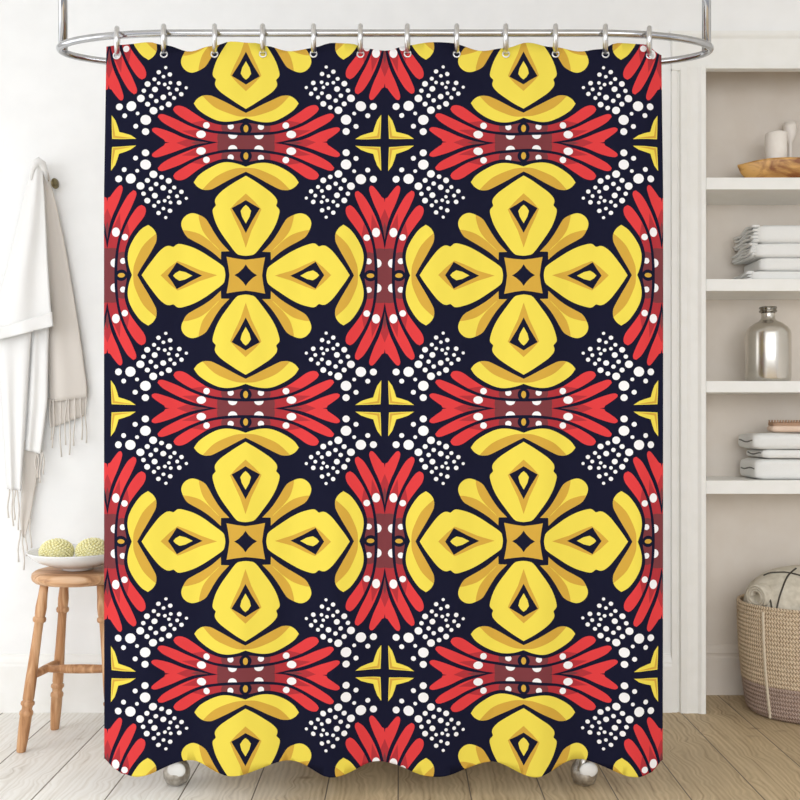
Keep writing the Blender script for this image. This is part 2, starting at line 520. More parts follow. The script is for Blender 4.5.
def S(col, pts, only=None, smooth=True, both=True):
    p = sm(pts) if smooth else list(pts)
    oct_shapes.append((col, p, only))
    if both: oct_shapes.append((col, [(y, x) for x, y in p], only))


# centre
S(GOLD, [(0, 0), (16.1, 0), (17.2, 9), (19, 19), (9, 17.2), (0, 16.1)], smooth=False, both=False)
S(NAVY, [(0, 0), (11.3, 0), (7.2, 2.6), (4.9, 4.9), (2.6, 7.2), (0, 11.3)], smooth=False, both=False)
# axial petal
S(YEL, k_([(20.2, 0), (20.8, 4.5), (23, 9.2), (34, 17), (44, 23.5), (54, 28.5), (64, 31.5), (69, 31.7), (72.5, 29), (74, 28.9), (77, 29.7), (81, 28.6),
           (87, 23.5), (94, 14.5), (99, 7.5), (103.8, 0)]))
S(GOLD, k_([(28.5, 0), (46, 5.3), (60, 11.4), (69, 14.8), (77, 8.2), (85.3, 0)]), smooth=False)
S(NAVY, k_([(44, 0), (57, 6.2), (69.8, 13.4), (74, 6.5), (78.4, 0)]), smooth=False)
S(YEL, k_([(54, 0), (61, 3.6), (67, 5.0), (71, 2.6), (73.3, 0)]), smooth=False)
# diagonal petal
dp = [(24.6, 24.6), (24.7, 16.2), (34, 24.5), (44, 31.3), (54, 37), (60, 41.2), (64, 48.5), (65.3, 54), (64.2, 58.5), (61.8, 61.8)]
full = dp + [(y, x) for x, y in dp[-2:0:-1]]
S(YEL, full, both=False)
S(GOLD, [(24.7, 16.2), (34, 24.5), (44, 31.3), (54, 37), (60, 41.2), (63.6, 47.6), (58, 47), (47, 43.6), (37, 36.6), (31, 30.6), (26.8, 26.6), (24.9, 24.9)])
# outer banana
inner = [(108, 0), (104, 7.5), (97, 19.5), (91, 30.5), (89.4, 35.5), (89.8, 41.8)]
S(YEL, k_(inner + [(93, 47), (97.5, 50.3), (104, 46), (110, 38.5), (115, 29.5), (117.2, 22.5), (117.5, 15.5), (116, 7.5), (113.2, 0)]))
S(GOLD, k_(inner + [(97, 35.5), (103, 28.5), (108, 18.5), (111.5, 8.5), (112, 0)]))
# feathers
f1 = [(118.6, 0), (119, 6.2), (121, 15.5), (120.8, 23.5), (118.5, 31.5), (115, 39.5), (108, 49.5), (102, 57.5), (99.8, 63.5), (100.6, 68), (104, 70),
      (108, 67.5), (114, 59.5), (119.6, 49.5), (123.3, 40.5), (126.2, 30.5), (127.7, 19.5), (128.4, 10.5), (128.5, 0)]
f2 = [(131.6, 0), (131.4, 10.5), (130.3, 22.5), (128.4, 33.5), (125.9, 42.5), (120.8, 54.5), (115, 65.5), (110.5, 75.5), (108.9, 80.5), (109.5, 83.6),
      (112, 84.6), (117, 80.5), (121.5, 74), (126, 66), (130, 57.5), (134, 46.5), (136.7, 37), (138, 30), (H, 24.5), (H, 0)]
f3 = [(H, 36), (136.5, 49.5), (133, 60.5), (128, 71.5), (124, 82.5), (123.2, 87.5), (124.5, 90), (127.2, 89.4), (132, 83.8), (135.8, 78.5), (H, 73.5)]
for f in (f1, f2, f3): S(RED, k_(f))
S(ROSE, k_([(112, 39.5), (115.5, 39.5), (118, 53), (123.5, 41), (124.8, 41), (125.8, 62), (131.5, 50), (H, 44), (H, 0), (112, 0)]), REDS, False)
S(MAR, k_([(117, 23), (124, 23.5), (128.6, 22), (129.5, 27), (134, 27.5), (H, 27), (H, 0), (117, 0)]), REDS, False)
S(ROSE, k_([(H, 36), (136, 50), (134.6, 57), (H, 67)]), REDS, False)
S(MAR, k_([(H, 36), (137, 48), (H, 54)]), REDS, False)
S(WHI, circ(120.7, 38 * K, 3.4), REDS, False); S(WHI, circ(130, 43.2 * K, 4.0, 4.9), REDS, False)
S(WHI, circ(122.6, 14.3 * K, 3.1), REDS, False); S(WHI, [(max(x, 131.0), y) for x, y in circ(131.2, 12.4 * K, 4.3, 4.6, 18)], REDS, False)
S(NAVY, [p for p in circ(124.4, 0, 6.4, 6.0, 20)], None, False); S(GOLD, circ(124.4, 0, 3.8, 2.4, 16), None, False)
# corner bracket
S(YEL, [(109.4, 135.2), (115, 131.2), (121, 129), (127.2, 127.2), (129, 121), (131.2, 115), (135.2, 109.4), (134.9, 122), (134.4, 134.4), (122, 134.9)], smooth=False, both=False)
S(GOLD, [(113, 134.2), (131.2, 131.2), (134.2, 113), (134.1, 124), (133.4, 133.4), (124, 134.1)], smooth=False, both=False)
for X, Y, r in ((362, 182, 35), (460, 236, 25), (361, 300, 51), (442, 364, 19), (577, 348, 25), (508, 441, 51), (633, 440, 35), (285, 395, 38),
                (204, 423, 23), (134, 458, 29), (343, 458, 25), (410, 515, 38), (258, 492, 22), (188, 529, 28), (309, 541, 22), (81, 523, 20),
                (120, 564, 19), (11, 564, 22), (271, 608, 29), (380, 592, 22), (54, 609, 19), (135, 622, 17), (33, 671, 23), (173, 658, 18),
                (117, 674, 18), (234, 671, 18), (344, 660, 29), (277, 710, 20), (186, 736, 18), (122, 757, 22), (234, 781, 22), (163, 826, 16), (-38, 629, 16)):
    S(WHI, circ(64 + X / 10, (140.5 - Y / 10) * K, r / 10 * 1.02, n=16 if r > 30 else 12), None, False, False)

verts = []; edges = []


def add_poly(p, closed=True):
    b = len(verts); verts.extend(Vector(q) for q in p); n = len(p)
    edges.extend((b + i, b + (i + 1) % n) for i in range(n if closed else n - 1))


add_poly([(0, 0), (H, 0), (H, H), (0, H)])
NC = 28
for i in range(1, NC): add_poly([(H * i / NC, 0), (H * i / NC, H)], False)
for i in range(1, 12): add_poly([(0, H * i / 12), (H, H * i / 12)], False)
for col, p, only in oct_shapes: add_poly(p)
cv, ce, cf, _, _, _ = delaunay_2d_cdt(verts, edges, [], 0, 1e-4)


def inside(p, x, y):
    c = False; j = len(p) - 1
    for i in range(len(p)):
        xi, yi = p[i]; xj, yj = p[j]
        if (yi > y) != (yj > y) and x < (xj - xi) * (y - yi) / (yj - yi) + xi: c = not c
        j = i
    return c


bbs = [(min(q[0] for q in p), max(q[0] for q in p), min(q[1] for q in p), max(q[1] for q in p)) for _, p, _ in oct_shapes]
tri = []
for f in cf:
    a = [cv[i] for i in f]
    x = sum(v.x for v in a) / 3; y = sum(v.y for v in a) / 3
    ar = abs((a[1].x - a[0].x) * (a[2].y - a[0].y) - (a[2].x - a[0].x) * (a[1].y - a[0].y))
    if ar < 1e-7: continue
    c = NAVY
    for (col, p, only), b in zip(oct_shapes, bbs):
        if b[0] <= x <= b[1] and b[2] <= y <= b[3] and (only is None or c in only) and inside(p, x, y): c = col
    tri.append(([(v.x, v.y) for v in a], c))

# hem and top outline of the cloth, fold positions
LEFT, RIGHT = 104.0, 663.6
HEM = [(104, 757), (108, 762), (114, 768), (123, 772.7), (136, 775.7), (188, 761.7), (231, 774.7), (290, 762.2), (333, 775.7), (379, 762.7), (436, 775.7), (492, 763.2), (534, 775.7), (577, 760.7), (638, 775.7), (650, 773), (658, 767), (664, 760)]
TOP = [(104, 43.5), (132, 43), (150, 42), (164, 45), (190, 51), (212, 46), (232, 42), (255, 43), (267, 46), (290, 51), (312, 48), (334, 43), (352, 44), (366, 48),
       (385, 50.5), (405, 46), (430, 42.5), (450, 43), (481, 50.5), (505, 48), (526, 43), (552, 47), (582, 51), (600, 49), (617, 43), (645, 43), (664, 52)]
FOLD = [(104, 0.2), (136, -1), (188, 1), (231, -1), (290, 1), (333, -1), (379, 1), (436, -1), (492, 1), (534, -1), (577, 1), (636, -1), (664, 0.6)]


def clip(poly, f):
    out = []
    for i in range(len(poly)):
        a = poly[i - 1]; b = poly[i]; fa = f(a); fb = f(b)
        if (fa > 0) != (fb > 0):
            t = fa / (fa - fb); out.append((a[0] + (b[0] - a[0]) * t, a[1] + (b[1] - a[1]) * t))
        if fb > 0: out.append(b)
    return out


def cloth_point(px, py):
    v = (py - 45) / 730.0
    amp = 0.003 + 0.011 * max(0, min(1, v)) ** 0.8
    d = D0 + cosint(FOLD, px) * amp + 0.0022 * math.sin(px * 0.083 + v * 3) * v + 0.0015 * math.sin(px * .21 + v * 5)
    s = D0 / F
    x = (px - 400) * s
    d += (rail_y(x) - D0) * max(0.0, 1 - v * 5)
    return Vector((x, d, CZ + (HY - py) * s))


bm = bmesh.new()
step = H / NC
for cxp in (246 - 2 * H, 246, 246 + 2 * H, 246 + 4 * H):
    for cyp in [275.4 + q * 2 * H / K for q in (-1, 0, 1, 2)]:
        for sx in (1, -1):
            for sy in (1, -1):
                x_a, x_b = sorted((cxp, cxp + sx * H)); y_a, y_b = sorted((cyp, cyp - sy * H / K))
                if x_b < LEFT or x_a > RIGHT or y_b < 40 or y_a > 778: continue
                for pts, c in tri:
                    q = [(cxp + sx * x, cyp - sy * y / K) for x, y in pts]
                    mx = sum(p[0] for p in q) / 3; my = sum(p[1] for p in q) / 3
                    if mx < LEFT - 6 or mx > RIGHT + 6 or my < 36 or my > 784: continue
                    if mx < LEFT + 6: q = clip(q, lambda p: p[0] - LEFT)
                    if mx > RIGHT - 6: q = clip(q, lambda p: RIGHT - p[0])
                    if my < 66 or my > 744:
                        k = math.floor((mx - 246) / step); g0 = 246 + k * step; g1 = g0 + step
                        if my < 66:
                            t0 = cosint(TOP, g0); t1 = cosint(TOP, g1)
                            q = clip(q, lambda p: p[1] - (t0 + (t1 - t0) * (p[0] - g0) / step))
                        else:
                            t0 = cosint(HEM, g0); t1 = cosint(HEM, g1)
                            q = clip(q, lambda p: (t0 + (t1 - t0) * (p[0] - g0) / step) - p[1])
                    if len(q) < 3: continue
                    if sx * sy > 0: q = q[::-1]
                    f = bm.faces.new([bm.verts.new(cloth_point(*p)) for p in q]); f.material_index = c
bmesh.ops.remove_doubles(bm, verts=bm.verts, dist=4e-5)
bmesh.ops.recalc_face_normals(bm, faces=bm.faces)
s_ = sum(f.normal.y * f.calc_area() for f in bm.faces)
if s_ > 0: bmesh.ops.reverse_faces(bm, faces=bm.faces)
bm.normal_update()
cur = link('shower_curtain', bm, [M[k] for k in ('navy', 'yellow', 'gold', 'red', 'rose', 'maroon', 'white')], None, True, recalc=False)
tag(cur, 'navy shower curtain printed with yellow flowers, red feathers and white dots', 'shower curtain')
at_base(cur, (cx, D0, 0.1))
so = cur.modifiers.new('thickness', 'SOLIDIFY'); so.thickness = 0.0012; so.offset = -1
# rings
ring_x = [115.6, 164, 214.6, 263, 313.6, 360.5, 407.6, 456.7, 506, 555.5, 605.6, 650.6]
ring0 = None
place = ['leftmost ring of the row', 'second ring from the left', 'third ring from the left', 'fourth ring from the left',
         'fifth ring from the left', 'sixth ring from the left', 'seventh ring from the left', 'fifth ring from the right', 'fourth ring from the right',
         'third ring from the right', 'second ring from the right', 'rightmost ring of the row']
for i, px in enumerate(ring_x):
    y = rail_y((px - 400) / F * D0)
    x = (px - 400) / F * D0; z = rail_z - 0.0210
    if ring0 is None:
        bm = bmesh.new()
        tube(bm, [(x, y + 0.041 * math.sin(2 * PI * k / 40), z + 0.041 * math.cos(2 * PI * k / 40)) for k in range(40)], 0.0084, 12, closed=True)
        o = link('curtain_ring', bm, M['ring']); at_base(o, (x, y, z)); ring0 = o
    else:
        o = ring0.copy(); C.objects.link(o)
    o.location = (x, y, z); o.rotation_euler = (0, 0, -0.9 * math.atan2(x, y) + random.uniform(-.05, .05))
    tag(o, 'steel curtain ring on the chrome rail, ' + place[i], 'curtain ring', 'steel rings carrying the shower curtain')
    # metal eyelet in the cloth under the ring
    ep = cloth_point(px, 54.2)
    bm = bmesh.new()
    tube(bm, [(ep.x + 0.0105 * math.cos(2 * PI * k / 20), ep.y - 0.002, ep.z + 0.0105 * math.sin(2 * PI * k / 20)) for k in range(20)], 0.0028, 8, closed=True)
    link('eyelet', bm, M['ring'], cur)

# ------------------------------------------------------------ bathtub with ball feet
tub = thing('bathtub', 'white freestanding bathtub behind the curtain, two pewter feet showing below the hem', 'bathtub', (-0.07, 3.4, 0))
bm = bmesh.new(); tc_ = (-0.07, 3.40, 0)
prof = [(0, .19), (.55, .19), (.75, .22), (.86, .30), (.93, .45), (.97, .58), (1.0, .62), (1.015, .635), (1.0, .65), (.96, .64), (.93, .60), (.88, .45), (.80, .30), (.6, .24), (0, .235)]
seg = 64; rings = []
for s, z in prof:
    if s == 0: rings.append([bm.verts.new((tc_[0], tc_[1], z))]); continue
    ring = []
    for k in range(seg):
        a = 2 * PI * k / seg; c = math.cos(a); s2 = math.sin(a)
        ex = math.copysign(abs(c) ** 0.7, c); ey = math.copysign(abs(s2) ** 0.7, s2)
        ring.append(bm.verts.new((tc_[0] + s * .80 * ex, tc_[1] + (.26 + .0 * s) * s * ey, z)))
    rings.append(ring)
for a, b in zip(rings[:-1], rings[1:]):
    for k in range(seg):
        k2 = (k + 1) % seg
        if len(a) == 1: bm.faces.new((a[0], b[k2], b[k]))
        elif len(b) == 1: bm.faces.new((a[k], a[k2], b[0]))
        else: bm.faces.new((a[k], a[k2], b[k2], b[k]))
link('tub_body', bm, M['enamel'], tub)
for fx, fy in ((-.757, 3.108), (.624, 3.108), (-.70, 3.62), (.56, 3.62)):
    bm = bmesh.new()
    lathe(bm, [(0, 0), (.022, 0.001), (.036, .010), (.044, .028), (.045, .045), (.040, .062), (.032, .076), (.026, .09), (.024, .12), (.034, .17), (.04, .215), (0, .215)], (fx, fy, 0), 28)
    ft = link('foot', bm, M['pewter'], tub); ft['label'] = 'pewter ball foot'
    bm = bmesh.new()
    sgn = -1 if fy < 3.4 else 1
    lathe(bm, [(0, .008), (.022, .006), (.030, .001), (.031, -.005), (0, -.005)], (0, 0, 0), 24,
          frame=(Vector((fx + .008, fy + sgn * .042, .062)), Vector((1, 0, 0)), Vector((0, sgn * .3, .95)).normalized(), Vector((0, sgn, -.25)).normalized()))
    link('foot_shield', bm, M['enamel'], ft)['label'] = 'pale oval shield on the foot'

# ------------------------------------------------------------ stool
sc = Vector((-1.232, 3.55, 0))
stool = thing('wooden_stool', 'round honey wood stool with turned legs beside the curtain', 'stool', sc)
bm = bmesh.new()
lathe(bm, [(0, .615), (.158, .615), (.172, .618), (.181, .626), (.184, .637), (.182, .648), (.174, .655), (.160, .658), (.10, .656), (0, .655)], sc, 64)
link('seat', bm, M['seatw'], stool)
legp = [(0, .015), (.08, .017), (.15, .0205), (.19, .0195), (.205, .0185), (.21, .023), (.222, .0245), (.235, .023), (.242, .0165), (.30, .0165), (.45, .018),
        (.60, .0205), (.69, .0205), (.70, .018), (.708, .0245), (.722, .025), (.735, .019), (.752, .0185), (.765, .0245), (.782, .0245), (.79, .0215), (.86, .021), (.93, .019), (.995, .0165), (1, .0155)]


def legpos(t, top, bot): return top + (bot - top) * t


legs = []
for (tx, ty), (fx, fy) in (((-.112, -.085), (-.178, -.143)), ((-.094, .075), (-.147, .108)), ((.100, -.085), (.168, -.143)), ((.094, .075), (.147, .108))):
    top = sc + Vector((tx, ty, .622)); bot = sc + Vector((fx, fy, 0.0005))
    ax = (bot - top); Ln = ax.length; Z = ax.normalized(); X = Z.cross(Vector((0, 1, 0))).normalized(); Y = Z.cross(X)
    bm = bmesh.new()
    pr = [(0, 0)] + [(r, t * Ln) for t, r in legp] + [(0, Ln)]
    lathe(bm, pr, None, 20, frame=(top, X, Y, Z))
    for v in bm.verts: v.co.z = max(v.co.z, 0.0005)
    link('leg', bm, M['stool'], stool); legs.append((top, bot))


def stretcher(a, b, r0=.0115, r1=.0165):
    bm = bmesh.new()
    n = 14
    tube(bm, [a.lerp(b, k / n) for k in range(n + 1)], [r0 + (r1 - r0) * math.sin(PI * k / n) ** .8 for k in range(n + 1)], 14)
    return link('stretcher', bm, M['stool'], stool)


tS = .56
L1 = legpos(tS, *legs[0]); L2 = legpos(tS, *legs[1]); R1 = legpos(tS, *legs[2]); R2 = legpos(tS, *legs[3])
stretcher(L1, L2); stretcher(R1, R2); stretcher(L1.lerp(L2, .5), R1.lerp(R2, .5), .012, .0175)

# bowl and knobbly sponges
bc = Vector((-1.245, 3.54, .6580))
bm = bmesh.new()
lathe(bm, [(0, .0), (.052, .0), (.058, .002), (.058, .008), (.10, .019), (.145, .036), (.172, .054), (.184, .070), (.186, .074), (.183, .075), (.178, .070), (.164, .056), (.135, .038), (.09, .023), (.05, .015), (0, .013)], bc, 72)
o = link('serving_bowl', bm, M['ceramic']); at_base(o, bc)
tag(o, 'shallow white ceramic bowl on the wooden stool', 'bowl')


def sponge(c, r, rz, label):
    bm = bmesh.new()
    bmesh.ops.create_icosphere(bm, subdivisions=3, radius=1.0)
    for v in bm.verts: v.co = Vector((v.co.x * r * .94, v.co.y * r * .94, v.co.z * rz * .94))
    n = 300; ga = PI * (3 - math.sqrt(5))
    for i in range(n):
        zz = 1 - 2 * (i + .5) / n; rr = math.sqrt(1 - zz * zz); a = ga * i
        b = bmesh.new()
        p = Vector((rr * math.cos(a) * r, rr * math.sin(a) * r, zz * rz))
        ret = bmesh.ops.create_icosphere(bm, subdivisions=1, radius=.0056, matrix=Matrix.Translation(p)); b.free()
    o = link('bath_sponge', bm, M['sponge']); o.location = c
    tag(o, label, 'sponge', 'knobbly sponges in the white bowl')


sponge((-1.322, 3.525, .7275), .061, .0475, 'pale yellow knobbly bath sponge in the bowl, the left one near the towel')
sponge((-1.190, 3.545, .7275), .061, .0475, 'pale yellow knobbly bath sponge in the bowl, the right one beside the curtain')

# ------------------------------------------------------------ hanging throw towel and its hook
hook = thing('wall_hook', 'dark brass round wall hook behind the hanging throw', 'hook', (P(52, 0, 3.88).x, 3.878, P(0, 178, 3.88).z))
hp = P(50, 183, 3.875)
bm = bmesh.new(); lathe(bm, [(0, 0), (.02, 0), (.02, .004), (.014, .008), (0, .008)], None, 24, frame=(Vector((hp.x - .02, 3.879, hp.z)), Vector((1, 0, 0)), Vector((0, 0, 1)), Vector((0, -1, 0))))
link('back_plate', bm, M['brass'], hook)
bm = bmesh.new(); tube(bm, [(hp.x - .02, 3.872, hp.z), (hp.x - .02, 3.85, hp.z), (hp.x - .002, 3.843, hp.z), (hp.x + .012, 3.84, hp.z)], .006, 10)
link('arm', bm, M['brass'], hook)
kc = P(55, 183.5, 3.835)
bm = bmesh.new(); lathe(bm, [(0, -.007), (.014, -.007), (.021, -.003), (.0225, 0), (.021, .004), (.012, .007), (0, .008)], None, 28,
                        frame=(kc, Vector((.35, .94, 0)), Vector((0, 0, 1)), Vector((.94, -.35, 0))))
link('knob', bm, M['brass'], hook)
bm = bmesh.new()
tp = P(38, 162, 3.80)
tube(bm, [(hp.x - .02, 3.85, hp.z), (hp.x - .03, 3.82, hp.z + .01), (tp.x, 3.815, tp.z - .028), (tp.x, 3.79, tp.z - .022)], .006, 10)
link('arm', bm, M['brass'], hook)

throw = thing('fringed_throw', 'long white and oatmeal fringed cotton throw hanging from the wall hook at left', 'throw', (P(30, 0, 3.82).x, 3.82, P(0, 560, 3.82).z))


def sheet(name, left, right, d0, folds, mat, amp=.006, nu=26, nv=44, thick=.005, label=None, seed=0, dtop=None):
    """cloth panel between two edges, with soft folds that deepen downwards"""
    bm = bmesh.new(); rows = []
    def along(poly, v):
        L = [0]
        for a, b in zip(poly[:-1], poly[1:]): L.append(L[-1] + math.dist(a, b))
        s = v * L[-1]
        return (interp(list(zip(L, [p[0] for p in poly])), s), interp(list(zip(L, [p[1] for p in poly])), s))
    for j in range(nv + 1):
        v = j / nv; l = along(left, v); r = along(right, v); row = []
        for i in range(nu + 1):
            u = i / nu
            px = l[0] + (r[0] - l[0]) * u; py = l[1] + (r[1] - l[1]) * u
            d = d0 if dtop is None else dtop + (d0 - dtop) * min(1, v * 2.5)
            d += amp * (.35 + .65 * v) * math.cos(u * folds * 2 * PI + seed + .5 * math.sin(v * 3 + seed)) + .003 * noise.noise(Vector((px * .06, py * .02, seed)))
            d += .010 * (2 * u - 1) ** 4
            row.append(bm.verts.new(P(px, py, d)))
        rows.append(row)
    for j in range(nv):
        for i in range(nu): bm.faces.new((rows[j][i], rows[j + 1][i], rows[j + 1][i + 1], rows[j][i + 1]))
    bm.normal_update()
    if sum(f.normal.y for f in bm.faces) > 0: bmesh.ops.reverse_faces(bm, faces=bm.faces)
    o = link(name, bm, mat, throw, True, recalc=False)
    s = o.modifiers.new('thickness', 'SOLIDIFY'); s.thickness = thick; s.offset = -1
    if label: o['label'] = label
    return o


def fringe(strands, d, mat, parent):
    for sx_, sy_, ex, ey in strands:
        bm = bmesh.new(); n = 8
        ph = random.uniform(0, 6)
        pts = [P(sx_ + (ex - sx_) * k / n + .7 * math.sin(ph + k * .8), sy_ + (ey - sy_) * k / n, d) for k in range(n + 1)]
        tube(bm, pts, [.0030] + [.0026 + .0006 * (k % 2) for k in range(1, n)] + [.0034], 7)
        link('tassel', bm, mat, parent)


pr_ = sheet('cloth_panel', [(38, 160), (43, 200), (45, 260), (47, 320), (49, 402)], [(45, 161.5), (50, 178), (57, 207), (66, 250), (72, 285), (80, 335), (87, 386), (87, 398)],
            3.848, 1.2, M['throwb'], amp=.006, seed=1.0, label='oatmeal right-hand panel ending in tassels', dtop=3.83)
fringe([(50, 400, 51, 440), (54, 400, 53, 448), (60, 400, 61, 457), (66, 399, 65, 445), (69, 399, 70, 455), (75, 398, 74, 446), (81, 398, 82, 440), (86, 397, 86, 443)], 3.846, M['throwb'], pr_)
pb_ = sheet('cloth_panel', [(48, 398), (50, 428)], [(86, 396), (84, 416)], 3.858, 1.5, M['throwb'], amp=.003, nv=8, seed=4, label='short back layer behind the right tassels')
pc_ = sheet('cloth_panel', [(34, 300), (31, 356), (28, 405), (25, 450)], [(50, 300), (48.5, 350), (47.5, 402), (41, 454)], 3.822, 1.3, M['throw'], amp=.008, seed=2.2, label='middle hanging fold')
fringe([(38, 454, 38, 478), (41, 453, 40, 483), (43, 452, 44, 474), (36, 453, 35, 470)], 3.822, M['throwb'], pc_)
pd_ = sheet('cloth_panel', [(-4, 320), (0, 380), (4, 440), (7, 489)], [(33, 320), (30, 353), (26, 420), (21, 491)], 3.802, 1.6, M['throw'], amp=.009, seed=.4, label='left hanging fold')
fringe([(9, 489, 8, 518), (12, 489, 13, 526), (15, 490, 14, 520), (18, 490, 19, 530)], 3.802, M['throwb'], pd_)
pe_ = sheet('cloth_panel', [(24, 440), (22, 480), (20, 520), (22, 536)], [(38, 440), (37, 478), (31, 515), (25, 538)], 3.846, 1.0, M['throwb'], amp=.006, seed=3, label='pointed rear fold')
fringe([(20, 530, 18, 562), (23, 536, 24, 570), (26, 534, 27, 556), (30, 518, 31, 548)], 3.846, M['throwb'], pe_)
pa_ = sheet('cloth_panel', [(31.5, 161), (28, 180), (20, 212), (8, 262), (-4, 305), (-14, 341)], [(42, 160), (44.5, 200), (47, 258), (50, 305), (52.5, 324)],
            3.772, 1.4, M['throw'], amp=.012, nv=50, seed=5.2, label='white front panel folded over', dtop=3.79)
sheet('folded_hem', [(-14, 331), (-14, 343)], [(52, 312), (53, 326)], 3.750, 2.2, M['throw'], amp=.004, nv=8, nu=40, thick=.006, seed=2)
bm = bmesh.new()
tube(bm, [P(31, 180, 3.785), P(32.5, 170, 3.785), P(35, 163.5, 3.787), P(38.5, 161.5, 3.79), P(42, 164, 3.80), P(45, 171, 3.812), P(47.5, 182, 3.83)],
     [.003, .011, .017, .019, .017, .012, .003], 14)
link('gathered_top', bm, M['throw'], throw)

# ------------------------------------------------------------ shelf contents
# wooden dough bowl on the top shelf
DBX, DBY = 1.795, 3.975
bm = bmesh.new(); rings = []
lv = [(0, 0, 0, 0), (.24, .045, .0, 0), (.285, .062, .02, .008), (.315, .078, .055, .018), (.330, .086, .088, .022), (.330, .087, .096, .020), (.322, .080, .094, .02), (.30, .068, .06, .012),
      (.24, .052, .022, 0), (0, 0, .014, 0)]
for rx_, ry_, z, up in lv:
    if rx_ == 0: rings.append([bm.verts.new((DBX, DBY, SH[0] + .0005 + z))]); continue
    ring = []
    for k in range(64):
        a = 2 * PI * k / 64; c = math.cos(a); s = math.sin(a)
        w = 1 + .04 * math.sin(3 * a + 1)
        ring.append(bm.verts.new((DBX + rx_ * c, DBY + ry_ * w * math.copysign(abs(s) ** 1.15, s), SH[0] + .0005 + z - up * abs(c) ** 6 * .4 + .003 * math.sin(5 * a) * (z > .05))))
    rings.append(ring)
for a, b in zip(rings[:-1], rings[1:]):
    for k in range(64):
        k2 = (k + 1) % 64
        if len(a) == 1: bm.faces.new((a[0], b[k2], b[k]))
        elif len(b) == 1: bm.faces.new((a[k], a[k2], b[0]))
        else: bm.faces.new((a[k], a[k2], b[k2], b[k]))
o = link('dough_bowl', bm, M['olive']); at_base(o, (DBX, DBY, SH[0]))
tag(o, 'long burled wooden bowl on the top shelf', 'bowl')
cd = thing('pillar_candle', 'stout ivory pillar candle standing in the wooden bowl', 'candle', (1.632, 3.975, SH[0] + .0225))
zt = P(0, 133.5, 3.975).z; zb = SH[0] + .0225
bm = bmesh.new(); lathe(bm, [(0, zb), (.042, zb), (.045, zb + .003), (.045, zt - .004), (.042, zt), (.03, zt - .004), (0, zt - .006)], (1.632, 3.975, 0), 36)
link('wax_body', bm, M['wax'], cd)
bm = bmesh.new(); tube(bm, [(1.632, 3.975, zt - .008), (1.633, 3.975, zt + .004)], .0012, 6); link('wick', bm, M['line'], cd)
gx = P(790, 0, 4.09).x; zt = P(0, 123, 4.09).z; zb = SH[0] + .0005
bm = bmesh.new()
lathe(bm, [(0, zb), (.026, zb), (.028, zb + .005), (.010, zb + .02), (.009, zt - .09), (.016, zt - .075), (.026, zt - .055), (.028, zt - .02), (.027, zt), (.024, zt), (.024, zt - .03), (0, zt - .04)], (gx, 4.09, 0), 36)
o = link('candle_holder', bm, M['wax']); at_base(o, (gx, 4.09, zb))
tag(o, 'slim ivory footed candle holder behind the wooden bowl', 'candle holder')


def soft_slab(bm, a, b, r, seed, amp=.004, nx=26, ny=8, nz=5, taper=0.0):
    """rounded cloth block with gentle unevenness; its underside stays flat"""
    a = Vector(a); b = Vector(b)
    tmp = bmesh.new(); bmesh.ops.create_cube(tmp, size=2.0)
    bmesh.ops.subdivide_edges(tmp, edges=tmp.edges, cuts=11, use_grid_fill=True)
    c = (a + b) / 2; h = (b - a) / 2; vm = {}
    for v in tmp.verts:
        q = Vector((v.co.x * h.x, v.co.y * h.y, v.co.z * h.z))
        core = Vector([max(-h[i] + r, min(h[i] - r, q[i])) if h[i] > r else 0 for i in range(3)])
        d = q - core
        if d.length > 1e-9:
            m = max(abs(d.x), abs(d.y), abs(d.z))
            lim = [min(r, h[i]) for i in range(3)]
            dd = Vector([d[i] / lim[i] for i in range(3)]); mx = max(abs(t) for t in dd)
            dd = dd.normalized() * mx
            d = Vector([dd[i] * lim[i] for i in range(3)])
        q = core + d
        t = (v.co.z + 1) / 2
        q.z += amp * noise.noise(Vector((q.x * 9, q.y * 9, seed))) * t
        q.y += amp * noise.noise(Vector((q.x * 12, q.z * 30, seed + 5)))
        vm[v] = bm.verts.new(c + q)
    for f in tmp.faces: bm.faces.new([vm[v] for v in f.verts])
    tmp.free()


def wave_layers(bm, x0, x1, yb, yf, z0, z1, n, slant, seed):
    """thin folded layers seen at the left end of a towel, sagging towards the back"""
    th = (z1 - z0) / n * .60
    for k in range(n):
        zc = z0 + (z1 - z0) * (k + .5) / n; nx_ = 2; ny_ = 16; g = []
        for i in range(nx_ + 1):
            u = i / nx_; col = []
            for j in range(ny_ + 1):
                w = j / ny_
                x = x0 + (x1 - x0) * u + (.005 * math.sin(k * 2.1 + seed) - .012 * w) * (1 - u)
                y = yf + (yb - yf) * w
                zz = zc - slant * (w - .25) * (.4 + .6 * (k + 1) / n) + (z1 - z0) * .07 * math.sin(w * 9 + k * .5 + seed)
                zz = max(z0 + th * (.5 + k * .9), min(z1 - th * .5, zz))
                col.append((x, y, zz))
            g.append(col)
        top = [[bm.verts.new((x, y, z + th / 2)) for x, y, z in c] for c in g]
        bot = [[bm.verts.new((x, y, z - th / 2)) for x, y, z in c] for c in g]
        for i in range(nx_):
            for j in range(ny_):
                bm.faces.new((top[i][j], top[i + 1][j], top[i + 1][j + 1], top[i][j + 1]))
                bm.faces.new((bot[i][j], bot[i][j + 1], bot[i + 1][j + 1], bot[i + 1][j]))
        for i in range(nx_):
            bm.faces.new((top[i][0], bot[i][0], bot[i + 1][0], top[i + 1][0])); bm.faces.new((top[i][ny_], top[i + 1][ny_], bot[i + 1][ny_], bot[i][ny_]))
        for j in range(ny_):
            bm.faces.new((top[0][j], top[0][j + 1], bot[0][j + 1], bot[0][j])); bm.faces.new((top[nx_][j], bot[nx_][j], bot[nx_][j + 1], top[nx_][j + 1]))


